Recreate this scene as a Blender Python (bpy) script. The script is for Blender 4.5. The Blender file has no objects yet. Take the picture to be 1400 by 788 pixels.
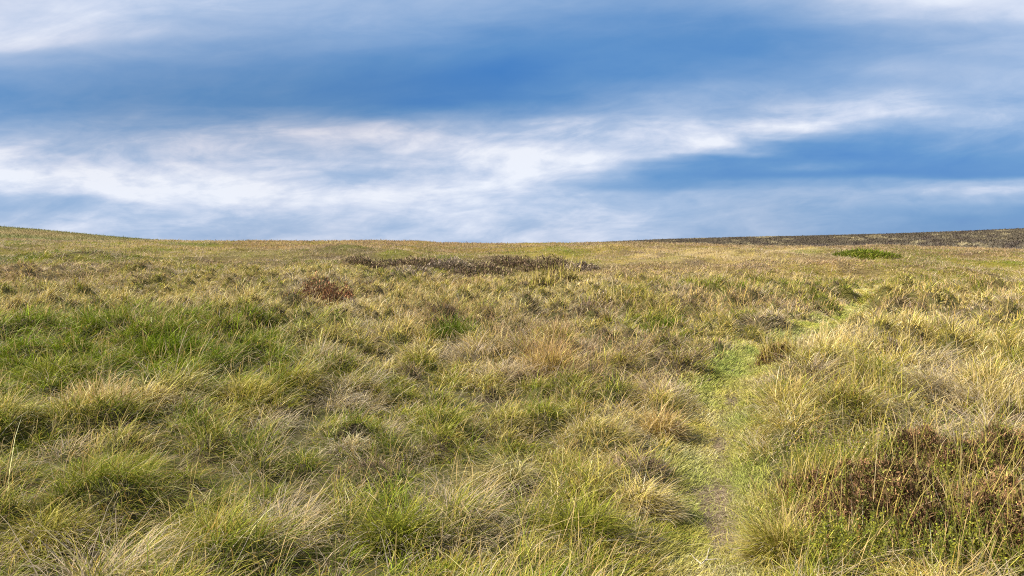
import bpy, math, random
import numpy as np

R = np.random.default_rng(11)
sc = bpy.context.scene
col = sc.collection

# ------------------------------------------------------------------ camera
EYE = 1.6
FPX = 1000.0                      # focal length in pixels of a 1400 px wide frame
PITCH = math.radians(3.6)

cam = bpy.data.cameras.new('camera')
cam.sensor_width = 36.0
cam.lens = 36.0 * FPX / 1400.0
cam.clip_start = 0.05
cam.clip_end = 6000.0
camo = bpy.data.objects.new('camera', cam)
col.objects.link(camo)
camo.location = (0, 0, EYE)
camo.rotation_euler = (math.pi / 2 - PITCH, 0, 0)
sc.camera = camo

# ------------------------------------------------------------------ noise
def hsh(ix, iy, seed):
    h = (ix.astype(np.int64) * 374761393 + iy.astype(np.int64) * 668265263 + seed * 974634221) & 0xFFFFFFFF
    h = ((h ^ (h >> 13)) * 1274126177) & 0xFFFFFFFF
    h = ((h ^ (h >> 15)) * 2246822519) & 0xFFFFFFFF
    h = h ^ (h >> 16)
    return (h & 0xFFFFFF) / float(0x1000000)

def vnoise(x, y, seed=0):
    ix = np.floor(x); iy = np.floor(y)
    fx = x - ix; fy = y - iy
    fx = fx * fx * fx * (fx * (fx * 6 - 15) + 10); fy = fy * fy * fy * (fy * (fy * 6 - 15) + 10)
    a = hsh(ix, iy, seed); b = hsh(ix + 1, iy, seed); c = hsh(ix, iy + 1, seed); d = hsh(ix + 1, iy + 1, seed)
    return (a * (1 - fx) + b * fx) * (1 - fy) + (c * (1 - fx) + d * fx) * fy

def fbm(x, y, seed=0, o=3):                      # about -1 .. 1
    s = 0; a = 1.0; t = 0
    for k in range(o):
        c, n = math.cos(.6 * k + .4), math.sin(.6 * k + .4)
        s = s + a * (vnoise((x * c - y * n) * 2 ** k + 17.3 * k, (x * n + y * c) * 2 ** k + 9.1 * k, seed + k) * 2 - 1)
        t += a; a *= .5
    return s / t * 1.35

def sstep(a, b, x):
    t = np.clip((x - a) / (b - a), 0, 1)
    return t * t * (3 - 2 * t)

CELL = 0.40
def worley(x, y):
    """nearest tussock: offset from its middle, its radius and its own random numbers"""
    cx = np.floor(x / CELL); cy = np.floor(y / CELL)
    best = np.full(x.shape, 1e9); top = np.zeros_like(x)
    ox = np.zeros_like(x); oy = np.zeros_like(x); bx = np.zeros_like(x); by = np.zeros_like(x); rad = np.ones_like(x)
    for i in (-1, 0, 1):
        for j in (-1, 0, 1):
            ax = cx + i; ay = cy + j
            px = (ax + .08 + .84 * hsh(ax, ay, 51)) * CELL; py = (ay + .08 + .84 * hsh(ax, ay, 52)) * CELL
            r = .095 + .21 * hsh(ax, ay, 53) ** 1.5
            d = np.hypot(x - px, y - py) / r
            top = np.maximum(top, np.clip(1 - d * d, 0, 1) * (.02 + .15 * sstep(.15, .9, hsh(ax, ay, 61))) * (r / .2) ** .6)
            m = d < best
            best = np.where(m, d, best); ox = np.where(m, x - px, ox); oy = np.where(m, y - py, oy)
            bx = np.where(m, ax, bx); by = np.where(m, ay, by); rad = np.where(m, r, rad)
    return ox, oy, best, rad, hsh(bx, by, 61), hsh(bx, by, 62), hsh(bx, by, 63), top

# ------------------------------------------------------------------ terrain
RIDGE_PX = [-100, 0, 100, 200, 330, 450, 560, 650, 700, 760, 850, 1000, 1100, 1200, 1300, 1400, 1500]
RIDGE_PY = [327, 327.5, 328, 328.5, 328.5, 326.5, 329, 331.5, 333, 332.5, 332, 333, 335, 336.5, 338.5, 341, 342]
AZT = np.arctan((np.array(RIDGE_PX) - 700) / FPX)
ELT = (331.0 - np.array(RIDGE_PY)) / FPX
DC = 90.0

def land0(x, y):
    d = np.hypot(x, y); az = np.arctan2(x, y)
    H = EYE + DC * np.interp(az, AZT, ELT)
    t = d / DC
    near = H * np.minimum(t, 1) ** 1.25
    h = np.where(d < DC, near, H - .016 * (d - DC))
    h = np.maximum(h, -2.0)
    crest = np.exp(-((d - DC) / 16) ** 2) * -.12
    u = fbm(x / 6.5, y / 6.5, 3, 3) * .20 * np.clip(d / 6, .15, 1) * (1 - .55 * sstep(40, 85, d))
    u2 = fbm(x / 15, y / 17, 8, 3) * .60 * sstep(10, 30, d) * (1 - .5 * sstep(50, 85, d))
    u3 = fbm(x / 2.6, y / 3.0, 5, 3) * .25 * sstep(4.5, 13, d) * (1 - .6 * sstep(45, 80, d))
    return h + crest + u + u2 + u3

def ray(px, py):
    u = (px - 700) / FPX; v = (394 - py) / FPX
    return u, math.cos(PITCH) + v * math.sin(PITCH), -math.sin(PITCH) + v * math.cos(PITCH)

def hit(px, py):
    """where the sight line through a spot of the photo meets the land"""
    dx, dy, dz = ray(px, py)
    s = np.concatenate([np.linspace(1, 20, 3000), np.linspace(20, 140, 6000)])
    z = EYE + dz * s - land0(dx * s, dy * s)
    k = np.argmax(z < 0) if (z < 0).any() else int(len(s) * .72)
    return float(dx * s[k]), float(dy * s[k])

# the trodden line
TR = [(966, 900), (967, 830), (969, 760), (974, 700), (972, 640), (973, 600), (979, 560), (991, 525), (1010, 500), (1034, 482), (1068, 466),
      (1108, 450), (1142, 436), (1168, 420), (1186, 402), (1192, 384), (1180, 368)]
TW = [hit(*p) for p in TR]
TX = np.array([p[0] for p in TW]); TY = np.array([p[1] for p in TW])
o_ = np.argsort(TY); TX = TX[o_]; TY = TY[o_]
tyy = np.linspace(TY[0] - 3, TY[-1], 260)
txx = np.interp(tyy, TY, TX)
txx[tyy < TY[0]] = TX[0] + (tyy[tyy < TY[0]] - TY[0]) * .24
kk = np.hanning(15); kk /= kk.sum()
txx = np.convolve(np.pad(txx, 7, mode='edge'), kk, 'valid')
slope = np.gradient(txx, tyy)
def track(x, y):
    """signed distance across the path, and how far the path still shows there"""
    q = (x - np.interp(y, tyy, txx)) / np.sqrt(1 + np.interp(y, tyy, slope) ** 2)
    show = 1 - sstep(20, 30, y) * .6 - sstep(33, 40, y) * .4
    return q, show
PW = .255
PLANTS = []      # (x, y, half size across, half size in depth) of every plant that stands out


def land1(x, y):
    q, s = track(x, y)
    near = np.exp(-(q / (PW * 1.3)) ** 2) * s
    return land0(x, y) - .13 * near, near

def land(x, y):
    z, near = land1(x, y)
    dome = worley(x, y)[7]
    d = np.hypot(x, y)
    dome = dome * (1 + .7 * sstep(6, 14, d)) * (1 - sstep(22, 44, d)) * (1 - np.clip(near * 1.3, 0, 1)) * sstep(1.2, 2.4, d)
    for cx, cy, rx, ry in PLANTS:
        q2 = ((x - cx) / rx) ** 2 + ((y - cy) / ry) ** 2
        dome = dome * (.12 + .88 * sstep(.6, 2.0, q2))
    return z + dome

# ------------------------------------------------------------------ what grows where
# middle (px, py), half size across and up in the photo, then change of: dryness, lushness, redness, height
REG = [(100, 478, 235, 44, -.7, 1.6, -.15, .3), (60, 522, 110, 32, -.6, 1.4, 0, .3), (250, 492, 100, 18, -.6, 1.4, 0, .2),
       (1160, 480, 170, 32, .55, -.2, 0, .15), (140, 552, 140, 24, .38, -.2, .05, .0), (780, 395, 280, 24, .40, -.1, 0, 0),
       (1300, 430, 180, 34, .42, -.1, .08, 0), (560, 420, 240, 25, .30, 0, 0, 0), (330, 560, 130, 40, .10, 0, 0, 0),
       (1130, 366, 260, 13, .2, -.1, .55, .0), (520, 336, 240, 7, .2, 0, .5, 0), (100, 388, 260, 10, .25, 0, .38, 0),
       (755, 508, 65, 25, .1, 0, .7, .2), (920, 372, 170, 10, .15, 0, .35, 0), (1010, 395, 120, 10, -.1, .3, .2, 0),
       (500, 700, 380, 70, -.14, .18, .08, .05), (170, 700, 200, 60, -.06, .1, 0, 0), (760, 570, 120, 35, -.25, .35, 0, 0),
       (590, 345, 150, 5, -.35, .35, 0, 0), (1330, 385, 140, 10, 0, .0, .3, .1), (1100, 420, 60, 12, -.3, .4, 0, 0),
       (1370, 555, 70, 50, .35, -.2, .1, .15), (900, 565, 40, 60, .30, -.2, .25, 0), (1090, 690, 80, 90, -.1, .15, .05, 0),
       (400, 500, 120, 20, .12, 0, .1, 0), (1240, 520, 150, 25, .15, -.1, .15, 0), (90, 345, 120, 8, .25, 0, .3, 0),
       (850, 350, 160, 5, .2, 0, .35, 0), (880, 470, 70, 18, -.2, .35, 0, .05), (700, 440, 140, 20, .15, 0, 0, 0),
       (620, 540, 120, 30, -.05, .05, .05, 0), (1200, 343, 60, 5, -.5, .7, 0, .2), (60, 770, 100, 30, -.1, .2, 0, 0),
       (650, 376, 230, 16, 0, 0, .1, -.55), (1265, 690, 190, 60, 0, 0, .15, -.5), (1290, 770, 170, 28, 0, .1, .1, -.5), (1120, 660, 70, 50, 0, .05, .2, -.25)]
REGW = []
for px, py, rx, ry, *v in REG:
    cx, cy = hit(px, py)
    y0 = hit(px, min(py + ry, 1000))[1]; y1 = hit(px, max(py - ry, 336.5))[1]
    dist = math.hypot(cx, cy)
    REGW.append((cx, (y0 + y1) / 2, rx * dist / FPX, max((y1 - y0) / 2, .3), math.atan2(cx, cy), v))

BROWN = []
for px, py, rx, ry in ((640, 368, 190, 16), (760, 392, 55, 7), (250, 440, 110, 10), (960, 405, 90, 8), (1250, 680, 190, 60), (1290, 770, 150, 30), (1120, 670, 80, 50),
                       (1150, 400, 60, 6), (1380, 590, 60, 50), (1220, 500, 110, 14), (870, 335.5, 60, 2), (90, 372, 120, 5), (420, 505, 60, 10), (790, 620, 60, 30)):
    cx, cy = hit(px, py); y0 = hit(px, min(py + ry, 1000))[1]; y1 = hit(px, max(py - ry, 335.2))[1]
    BROWN.append((cx, (y0 + y1) / 2, rx * math.hypot(cx, cy) / FPX, max((y1 - y0) / 2, .25), math.atan2(cx, cy)))
def fields(x, y):
    dry = .475 + .34 * fbm(x / 2.4, y / 3.2, 21, 3) + .14 * fbm(x / 9, y / 13, 27, 2)
    lush = .09 + .56 * fbm(x / 1.9, y / 2.6, 33, 3)
    red = .12 + .36 * fbm(x / 3.2, y / 5.0, 41, 3)
    hgt = 1 + .30 * fbm(x / 2.6, y / 2.6, 47, 2)
    for cx, cy, rx, ry, az, v in REGW:
        e = np.exp(-1.1 * (((x - cx - (y - cy) * math.tan(az)) / rx) ** 2 + ((y - cy) / ry) ** 2))
        dry = dry + e * v[0]; lush = lush + e * v[1]; red = red + e * v[2]; hgt = hgt + e * v[3]
    d = np.hypot(x, y); az = np.arctan2(x, y)
    far = sstep(46, 78, d)
    dry = dry - .07 * (1 - sstep(6, 10, d)); lush = lush + .07 * (1 - sstep(6, 10, d))
    dry = dry + .09 * sstep(6, 12, d) + .26 * sstep(8, 20, d) * fbm(x / 6.5, y / 11, 111, 3)
    brown = .72 * sstep(.37, .58, fbm(x / .95, y / 1.2, 115, 3)) * sstep(4, 9, d) * (1 - .6 * sstep(30, 60, d)) + sstep(.26, .55, fbm(x / 2.6, y / 3.4, 113, 4)) * .75  # small dark patches: dead heather, and shade under tussock edges put into the colour
    for cx, cy, rx, ry, az_ in BROWN:
        q2 = ((x - cx - (y - cy) * math.tan(az_)) / rx) ** 2 + ((y - cy) / ry) ** 2
        brown = brown + .9 * sstep(-.25, .25, fbm(x / (.10 * cy), y / (.16 * cy), 117, 4)) * np.exp(-q2 ** 2)
    pf = fbm(x / 7, y / 12, 131, 3); pg = fbm(x / 6 + 9, y / 13, 133, 3); fz = sstep(26, 46, d)
    brown = brown + .75 * fz * sstep(.12, .42, pf); lush = lush + .60 * fz * sstep(.15, .45, pg) * (1 - .5 * sstep(70, 85, d)); dry = dry + .22 * fz * fbm(x / 5, y / 9, 135, 3)
    lush = np.clip(lush, 0, 1.3); brown = np.clip(brown, 0, 1) * (1 - np.clip(lush, 0, 1) * .9)
    red = red + far * (.62 * sstep(-.42, -.32, az) + .12); dry = dry - .10 * far
    mid = np.exp(-((d - 40) / 8) ** 2) * (az < .05)
    lush = lush + .22 * mid; dry = dry - .12 * mid
    return np.clip(dry, 0, 1), np.clip(lush, 0, 1), np.clip(red, 0, 1), hgt, brown

STOP = [0, .22, .45, .70, .88, 1.0]
PAL = np.array([(.085, .120, .008), (.170, .203, .016), (.345, .288, .040), (.515, .390, .112), (.60, .46, .20), (.63, .53, .35)])
def pal(d):
    d = np.clip(d, 0, 1)
    return np.stack([np.interp(d, STOP, PAL[:, k]) for k in range(3)], -1)
RUST = np.array((.33, .165, .065)); THATCH = np.array((.32, .26, .195)); LUSH = np.array((.112, .163, .006)); PINK = np.array((.36, .22, .13))
def lerp(a, b, t):
    t = np.asarray(t)
    if t.ndim == 1: t = t[:, None]
    return a * (1 - t) + b * t

# ------------------------------------------------------------------ mesh helpers
def link_mesh(name, V, quads, tris, mat, C=None, parent=None, smooth=False):
    me = bpy.data.meshes.new(name)
    nq, nt = len(quads), len(tris)
    me.vertices.add(len(V)); me.vertices.foreach_set('co', np.ascontiguousarray(V, np.float32).ravel())
    idx = np.concatenate([np.asarray(quads, np.int32).ravel(), np.asarray(tris, np.int32).ravel()]).astype(np.int32)
    me.loops.add(len(idx)); me.loops.foreach_set('vertex_index', idx)
    me.polygons.add(nq + nt)
    st = np.concatenate([np.arange(nq) * 4, nq * 4 + np.arange(nt) * 3]).astype(np.int32)
    me.polygons.foreach_set('loop_start', st)
    me.polygons.foreach_set('use_smooth', np.full(nq + nt, smooth))
    me.update(calc_edges=True)
    if C is not None:
        a = me.attributes.new('tint', 'FLOAT_COLOR', 'POINT')
        c4 = np.ones((len(V), 4), np.float32); c4[:, :3] = C
        a.data.foreach_set('color', c4.ravel())
    me.materials.append(mat)
    o = bpy.data.objects.new(name, me)
    col.objects.link(o)
    if parent is not None: o.parent = parent
    return o

class Grow:
    """collects blades, leaves and rods for one mesh"""
    def __init__(s): s.V = []; s.Q = []; s.T = []; s.C = []; s.n = 0
    def add(s, V, Q, T, C):
        s.V.append(np.asarray(V, np.float32)); s.C.append(np.asarray(C, np.float32))
        s.Q.append(np.asarray(Q, np.int64).reshape(-1, 4) + s.n); s.T.append(np.asarray(T, np.int64).reshape(-1, 3) + s.n); s.n += len(V)
    def blades(s, P, az, L, a0, a1, W, c0, c1, S=3, tw=None, prof=None, pw=1.3):
        N = len(L)
        if N == 0: return
        if tw is None: tw = R.normal(0, .7, N)
        wx = np.cos(az + tw); wy = -np.sin(az + tw)          # across the blade; az is measured from +Y to +X
        dx = np.sin(az); dy = np.cos(az)
        if prof is None: prof = {1: [1], 2: [.85, .9], 3: [.75, 1, .7], 4: [.7, 1, .85, .55]}[S]
        M = 2 * S + 1
        V = np.zeros((N, M, 3)); C = np.zeros((N, M, 3))
        r = np.zeros(N); z = np.zeros(N)
        for k in range(S + 1):
            if k:
                a = a0 + (a1 - a0) * ((k - .5) / S) ** pw
                r = r + L / S * np.sin(a); z = z + L / S * np.cos(a)
            p = P + np.stack([dx * r, dy * r, z], -1)
            c = lerp(c0, c1, np.full(N, (k / S) ** 1.2))
            if k < S:
                w = (W * prof[k] * .5)[:, None] * np.stack([wx, wy, np.zeros(N)], -1)
                V[:, 2 * k] = p - w; V[:, 2 * k + 1] = p + w; C[:, 2 * k] = c; C[:, 2 * k + 1] = c
            else:
                V[:, 2 * S] = p; C[:, 2 * S] = c
        b = (np.arange(N) * M)[:, None]
        q = np.concatenate([b + np.array([2 * k, 2 * k + 1, 2 * k + 3, 2 * k + 2]) for k in range(S - 1)], 0) if S > 1 else np.zeros((0, 4))
        s.add(V.reshape(-1, 3), q, b + np.array([2 * S - 2, 2 * S - 1, 2 * S]), C.reshape(-1, 3))
    def leaves(s, P, D, L, W, C):
        """small pointed leaves: four corners, folded a little along the middle"""
        N = len(P)
        U = np.cross(D, R.normal(size=(N, 3))); U /= np.linalg.norm(U, axis=1)[:, None] + 1e-9
        n = np.cross(D, U)
        L = L[:, None]; W = W[:, None]
        V = np.stack([P, P + D * L * .5 + U * W * .5 + n * W * .12, P + D * L, P + D * L * .5 - U * W * .5 + n * W * .12], 1)
        s.add(V.reshape(-1, 3), (np.arange(N) * 4)[:, None] + np.arange(4), np.zeros((0, 3)), np.repeat(C, 4, 0))
    def rod(s, pts, rad, c, sides=5):
        pts = np.asarray(pts, float); n = len(pts); V = []; Q = []
        rad = np.broadcast_to(rad, n)
        for i in range(n):
            t = pts[min(i + 1, n - 1)] - pts[max(i - 1, 0)]; t /= np.linalg.norm(t) + 1e-9
            u = np.cross(t, (.31, .2, .93)); u /= np.linalg.norm(u) + 1e-9; w = np.cross(t, u)
            for k in range(sides):
                a = 2 * math.pi * k / sides
                V.append(pts[i] + rad[i] * (u * math.cos(a) + w * math.sin(a)))
        for i in range(n - 1):
            for k in range(sides):
                j = (k + 1) % sides
                Q.append((i * sides + k, i * sides + j, (i + 1) * sides + j, (i + 1) * sides + k))
        V.append(pts[-1] + (pts[-1] - pts[-2]) * .3); T = [((n - 1) * sides + k, (n - 1) * sides + (k + 1) % sides, n * sides) for k in range(sides)]
        s.add(V, Q, T, np.tile(np.asarray(c, float), (len(V), 1)))
    def build(s, name, mat, parent=None):
        return link_mesh(name, np.concatenate(s.V), np.concatenate(s.Q), np.concatenate(s.T), mat, np.concatenate(s.C), parent)

def tag(o, label, cat=None, kind=None, group=None):
    if label: o['label'] = label
    if cat: o['category'] = cat
    if kind: o['kind'] = kind
    if group: o['group'] = group
    return o

def empty(name, x, y, z):
    o = bpy.data.objects.new(name, None); col.objects.link(o)
    o.location = (x, y, z); o.empty_display_size = .1
    return o

# ------------------------------------------------------------------ materials
def node_mat(name):
    m = bpy.data.materials.new(name); m.use_nodes = True
    nt = m.node_tree; nt.nodes.clear()
    return m, nt.nodes, nt.links

def blade_mat(name, trans=.35, rough=.55, spec=.25, var=.18, scale=35):
    m, N, L = node_mat(name)
    out = N.new('ShaderNodeOutputMaterial'); at = N.new('ShaderNodeAttribute'); at.attribute_name = 'tint'
    tc = N.new('ShaderNodeTexCoord'); nz = N.new('ShaderNodeTexNoise'); nz.inputs['Scale'].default_value = scale; nz.inputs['Detail'].default_value = 3
    mr = N.new('ShaderNodeMapRange'); mr.inputs['From Min'].default_value = .3; mr.inputs['From Max'].default_value = .7
    mr.inputs['To Min'].default_value = 1 - var; mr.inputs['To Max'].default_value = 1 + var
    hs = N.new('ShaderNodeHueSaturation')
    L.new(tc.outputs['Object'], nz.inputs['Vector']); L.new(nz.outputs['Fac'], mr.inputs['Value'])
    L.new(mr.outputs['Result'], hs.inputs['Value']); L.new(at.outputs['Color'], hs.inputs['Color'])
    p = N.new('ShaderNodeBsdfPrincipled'); p.inputs['Roughness'].default_value = rough; p.inputs['Specular IOR Level'].default_value = spec
    t = N.new('ShaderNodeBsdfTranslucent'); mx = N.new('ShaderNodeMixShader'); mx.inputs[0].default_value = trans
    L.new(hs.outputs['Color'], p.inputs['Base Color']); L.new(hs.outputs['Color'], t.inputs['Color'])
    L.new(p.outputs[0], mx.inputs[1]); L.new(t.outputs[0], mx.inputs[2]); L.new(mx.outputs[0], out.inputs['Surface'])
    return m

M_GRASS = blade_mat('grass_blades', .28, .6, .12)
M_DRY = blade_mat('dry_grass', .28, .7, .15)
M_STALK = blade_mat('seed_stalks', .25, .7, .15)
M_TWIG = blade_mat('heather_wood', 0, .85, .1, .3, 60)
M_SPRIG = blade_mat('heather_sprigs', .12, .8, .1, .3, 25)
M_LEAF = blade_mat('bilberry_leaves', .35, .45, .25, .15, 40)

def ground_mat(name, grain=6.0, var=.35, bump=.35):
    m, N, L = node_mat(name)
    out = N.new('ShaderNodeOutputMaterial'); at = N.new('ShaderNodeAttribute'); at.attribute_name = 'tint'
    tc = N.new('ShaderNodeTexCoord')
    n1 = N.new('ShaderNodeTexNoise'); n1.inputs['Scale'].default_value = grain; n1.inputs['Detail'].default_value = 8; n1.inputs['Roughness'].default_value = .7
    n2 = N.new('ShaderNodeTexNoise'); n2.inputs['Scale'].default_value = grain * 9; n2.inputs['Detail'].default_value = 5
    mr = N.new('ShaderNodeMapRange'); mr.inputs['From Min'].default_value = .3; mr.inputs['From Max'].default_value = .7
    mr.inputs['To Min'].default_value = 1 - var; mr.inputs['To Max'].default_value = 1 + var
    hs = N.new('ShaderNodeHueSaturation')
    mr2 = N.new('ShaderNodeMapRange'); mr2.inputs['From Min'].default_value = .3; mr2.inputs['From Max'].default_value = .7
    mr2.inputs['To Min'].default_value = .47; mr2.inputs['To Max'].default_value = .53
    bp = N.new('ShaderNodeBump'); bp.inputs['Strength'].default_value = bump; bp.inputs['Distance'].default_value = .03
    p = N.new('ShaderNodeBsdfPrincipled'); p.inputs['Roughness'].default_value = .95; p.inputs['Specular IOR Level'].default_value = .1
    L.new(tc.outputs['Object'], n1.inputs['Vector']); L.new(tc.outputs['Object'], n2.inputs['Vector'])
    L.new(n1.outputs['Fac'], mr.inputs['Value']); L.new(mr.outputs['Result'], hs.inputs['Value'])
    L.new(n2.outputs['Fac'], mr2.inputs['Value']); L.new(mr2.outputs['Result'], hs.inputs['Hue'])
    L.new(at.outputs['Color'], hs.inputs['Color']); L.new(hs.outputs['Color'], p.inputs['Base Color'])
    L.new(n2.outputs['Fac'], bp.inputs['Height']); L.new(bp.outputs['Normal'], p.inputs['Normal'])
    L.new(p.outputs[0], out.inputs['Surface'])
    return m
M_GROUND = ground_mat('peaty_ground')
M_PATH = ground_mat('trodden_soil', 9, .4, .6)
M_HILL = ground_mat('moor_hill_cover', .12, .45, .2)

# path sheet
ys = np.linspace(tyy[0] + .5, 24, 420); xs = np.interp(ys, tyy, txx); sl = np.interp(ys, tyy, slope)
nW = 15; off = np.linspace(-1, 1, nW)
wid = PW * (1 + .18 * fbm(ys / .5, ys * 0, 81, 2)) * (1 - .5 * sstep(15, 24, ys))
PX = xs[:, None] + off * wid[:, None] / np.sqrt(1 + sl[:, None] ** 2); PY = ys[:, None] - off * wid[:, None] * sl[:, None] / np.sqrt(1 + sl[:, None] ** 2)
pz, _ = land1(PX.ravel(), PY.ravel())
edge = np.abs(np.tile(off, len(ys)))
pz = pz + .016 + .010 * fbm(PX.ravel() / .12, PY.ravel() / .12, 83, 2) - .05 * sstep(.8, 1, edge)
bare = np.clip(.25 + 1.0 * fbm(PX.ravel() / .22, PY.ravel() / .55, 85, 3) - 1.0 * np.abs(np.tile(off, len(ys)) - .15), 0, 1)
pc = lerp(np.tile(np.array((.14, .15, .04)), (len(pz), 1)), np.tile(np.array((.175, .125, .082)), (len(pz), 1)), bare) * np.exp(.45 * fbm(PX.ravel() / .05, PY.ravel() / .07, 86, 3))[:, None]
V = np.stack([PX.ravel(), PY.ravel(), pz], -1)
i, j = np.meshgrid(np.arange(len(ys) - 1), np.arange(nW - 1), indexing='ij')
a = (i * nW + j).ravel(); q = np.stack([a, a + 1, a + nW + 1, a + nW], -1)
p = link_mesh('path', V, q, np.zeros((0, 3)), M_PATH, pc, None, True)
tag(p, 'narrow trodden footpath of flattened turf and bare soil', 'path', 'structure')

# ------------------------------------------------------------------ far hills
def hill(name, azs, els, d0, d1, d2, zfoot, colfn, label):
    A = np.linspace(azs[0], azs[-1], 420); E = np.interp(A, azs, els)
    D = np.concatenate([np.linspace(d0, d1, 60), np.linspace(d1, d2, 14)[1:]])
    dd, a2 = np.meshgrid(D, A, indexing='ij'); ee = np.tile(E, (len(D), 1))
    zt = EYE + d1 * ee
    t = np.clip((dd - d0) / (d1 - d0), 0, 1)
    z = zfoot + (zt - zfoot) * (t ** .8) - np.where(dd > d1, .05 * (dd - d1), 0)
    x = dd * np.sin(a2); y = dd * np.cos(a2)
    z = z + .45 * fbm(x / 30, y / 30, 91, 4) * np.minimum(1, t * 3) * (1 - .7 * t)
    V = np.stack([x.ravel(), y.ravel(), z.ravel()], -1); n = len(A)
    i, j = np.meshgrid(np.arange(len(D) - 1), np.arange(n - 1), indexing='ij')
    a = (i * n + j).ravel(); q = np.stack([a, a + n, a + n + 1, a + 1], -1)
    o = link_mesh(name, V, q, np.zeros((0, 3)), M_HILL, colfn(V[:, 0], V[:, 1]), None, True)
    tag(o, label, 'hill', 'structure')
    def zf(xx, yy):
        d = np.hypot(xx, yy); az = np.arctan2(xx, yy); e = np.interp(az, azs, els)
        t = np.clip((d - d0) / (d1 - d0), 0, 1); zt = EYE + d1 * e
        return zfoot + (zt - zfoot) * t ** .8 - np.where(d > d1, .05 * (d - d1), 0) + .45 * fbm(xx / 30, yy / 30, 91, 4) * np.minimum(1, t * 3) * (1 - .7 * t)
    return zf
def azel(L): return np.arctan((np.array([p[0] for p in L]) - 700) / FPX), (331 - np.array([p[1] for p in L])) / FPX
HL = azel([(-900, 270), (-300, 299), (-60, 311), (0, 313.5), (50, 316), (100, 320), (150, 324), (200, 327.5), (240, 330), (300, 336), (420, 346)])
HR = azel([(640, 346), (760, 335), (830, 331), (900, 328), (1000, 325.3), (1100, 323.5), (1200, 321.5), (1300, 319), (1400, 316), (1500, 313), (1800, 306), (2400, 300)])
def moorcol(x, y):
    d = np.hypot(x, y); az = np.arctan2(x, y)
    n = fbm(az * 60, d / 22, 95, 4); n2 = fbm(az * 150, d / 9, 96, 3)
    c = lerp(np.tile(np.array((.095, .078, .052)), (len(x), 1)), np.tile(np.array((.25, .21, .12)), (len(x), 1)), sstep(.25, .75, n + .3 * n2))
    return lerp(c, np.tile(np.array((.055, .040, .036)), (len(x), 1)), sstep(.2, .8, n2 - n) * .6)
def leftcol(x, y):
    n = fbm(x / 14, y / 25, 97, 4)
    return lerp(np.tile(np.array((.125, .130, .040)), (len(x), 1)), np.tile(np.array((.27, .20, .095)), (len(x), 1)), np.clip(.4 + .6 * n, 0, 1))
zL = hill('hill', HL[0], HL[1], 130, 260, 420, -2.0, leftcol, 'low olive green moorland hill on the left skyline')
zR = hill('moor_hill', HR[0], HR[1], 130, 340, 520, -2.0, moorcol, 'low dark brown heather moor rising on the right skyline')

# ------------------------------------------------------------------ plants that stand out: their places first, so the sward leaves room
def spot(px, py, wpx, deep=.8, room=1.0, add=True):
    x, y = hit(px, py); d = math.hypot(x, y)
    r = wpx / FPX * d / 2
    if FIRST and add: PLANTS.append((x, y, r * room, r * deep * room))
    return x, y, r

# ------------------------------------------------------------------ sward
def sample(n_of, d0, d1, amax):
    """points whose number per square metre is n_of(distance)"""
    D = np.geomspace(d0, d1, 400)
    w = n_of(D) * D
    cdf = np.concatenate([[0], np.cumsum((w[1:] + w[:-1]) / 2 * np.diff(D))])
    n = int(cdf[-1] * 2 * amax)
    d = np.interp(R.random(n) * cdf[-1], cdf, D); az = (R.random(n) * 2 - 1) * amax
    return d * np.sin(az), d * np.cos(az)

def plant_mask(x, y, grow=1.0):
    m = np.zeros(len(x), bool)
    for cx, cy, rx, ry in PLANTS:
        m |= ((x - cx) / (rx * grow)) ** 2 + ((y - cy) / (ry * grow)) ** 2 < 1
    return m

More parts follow.
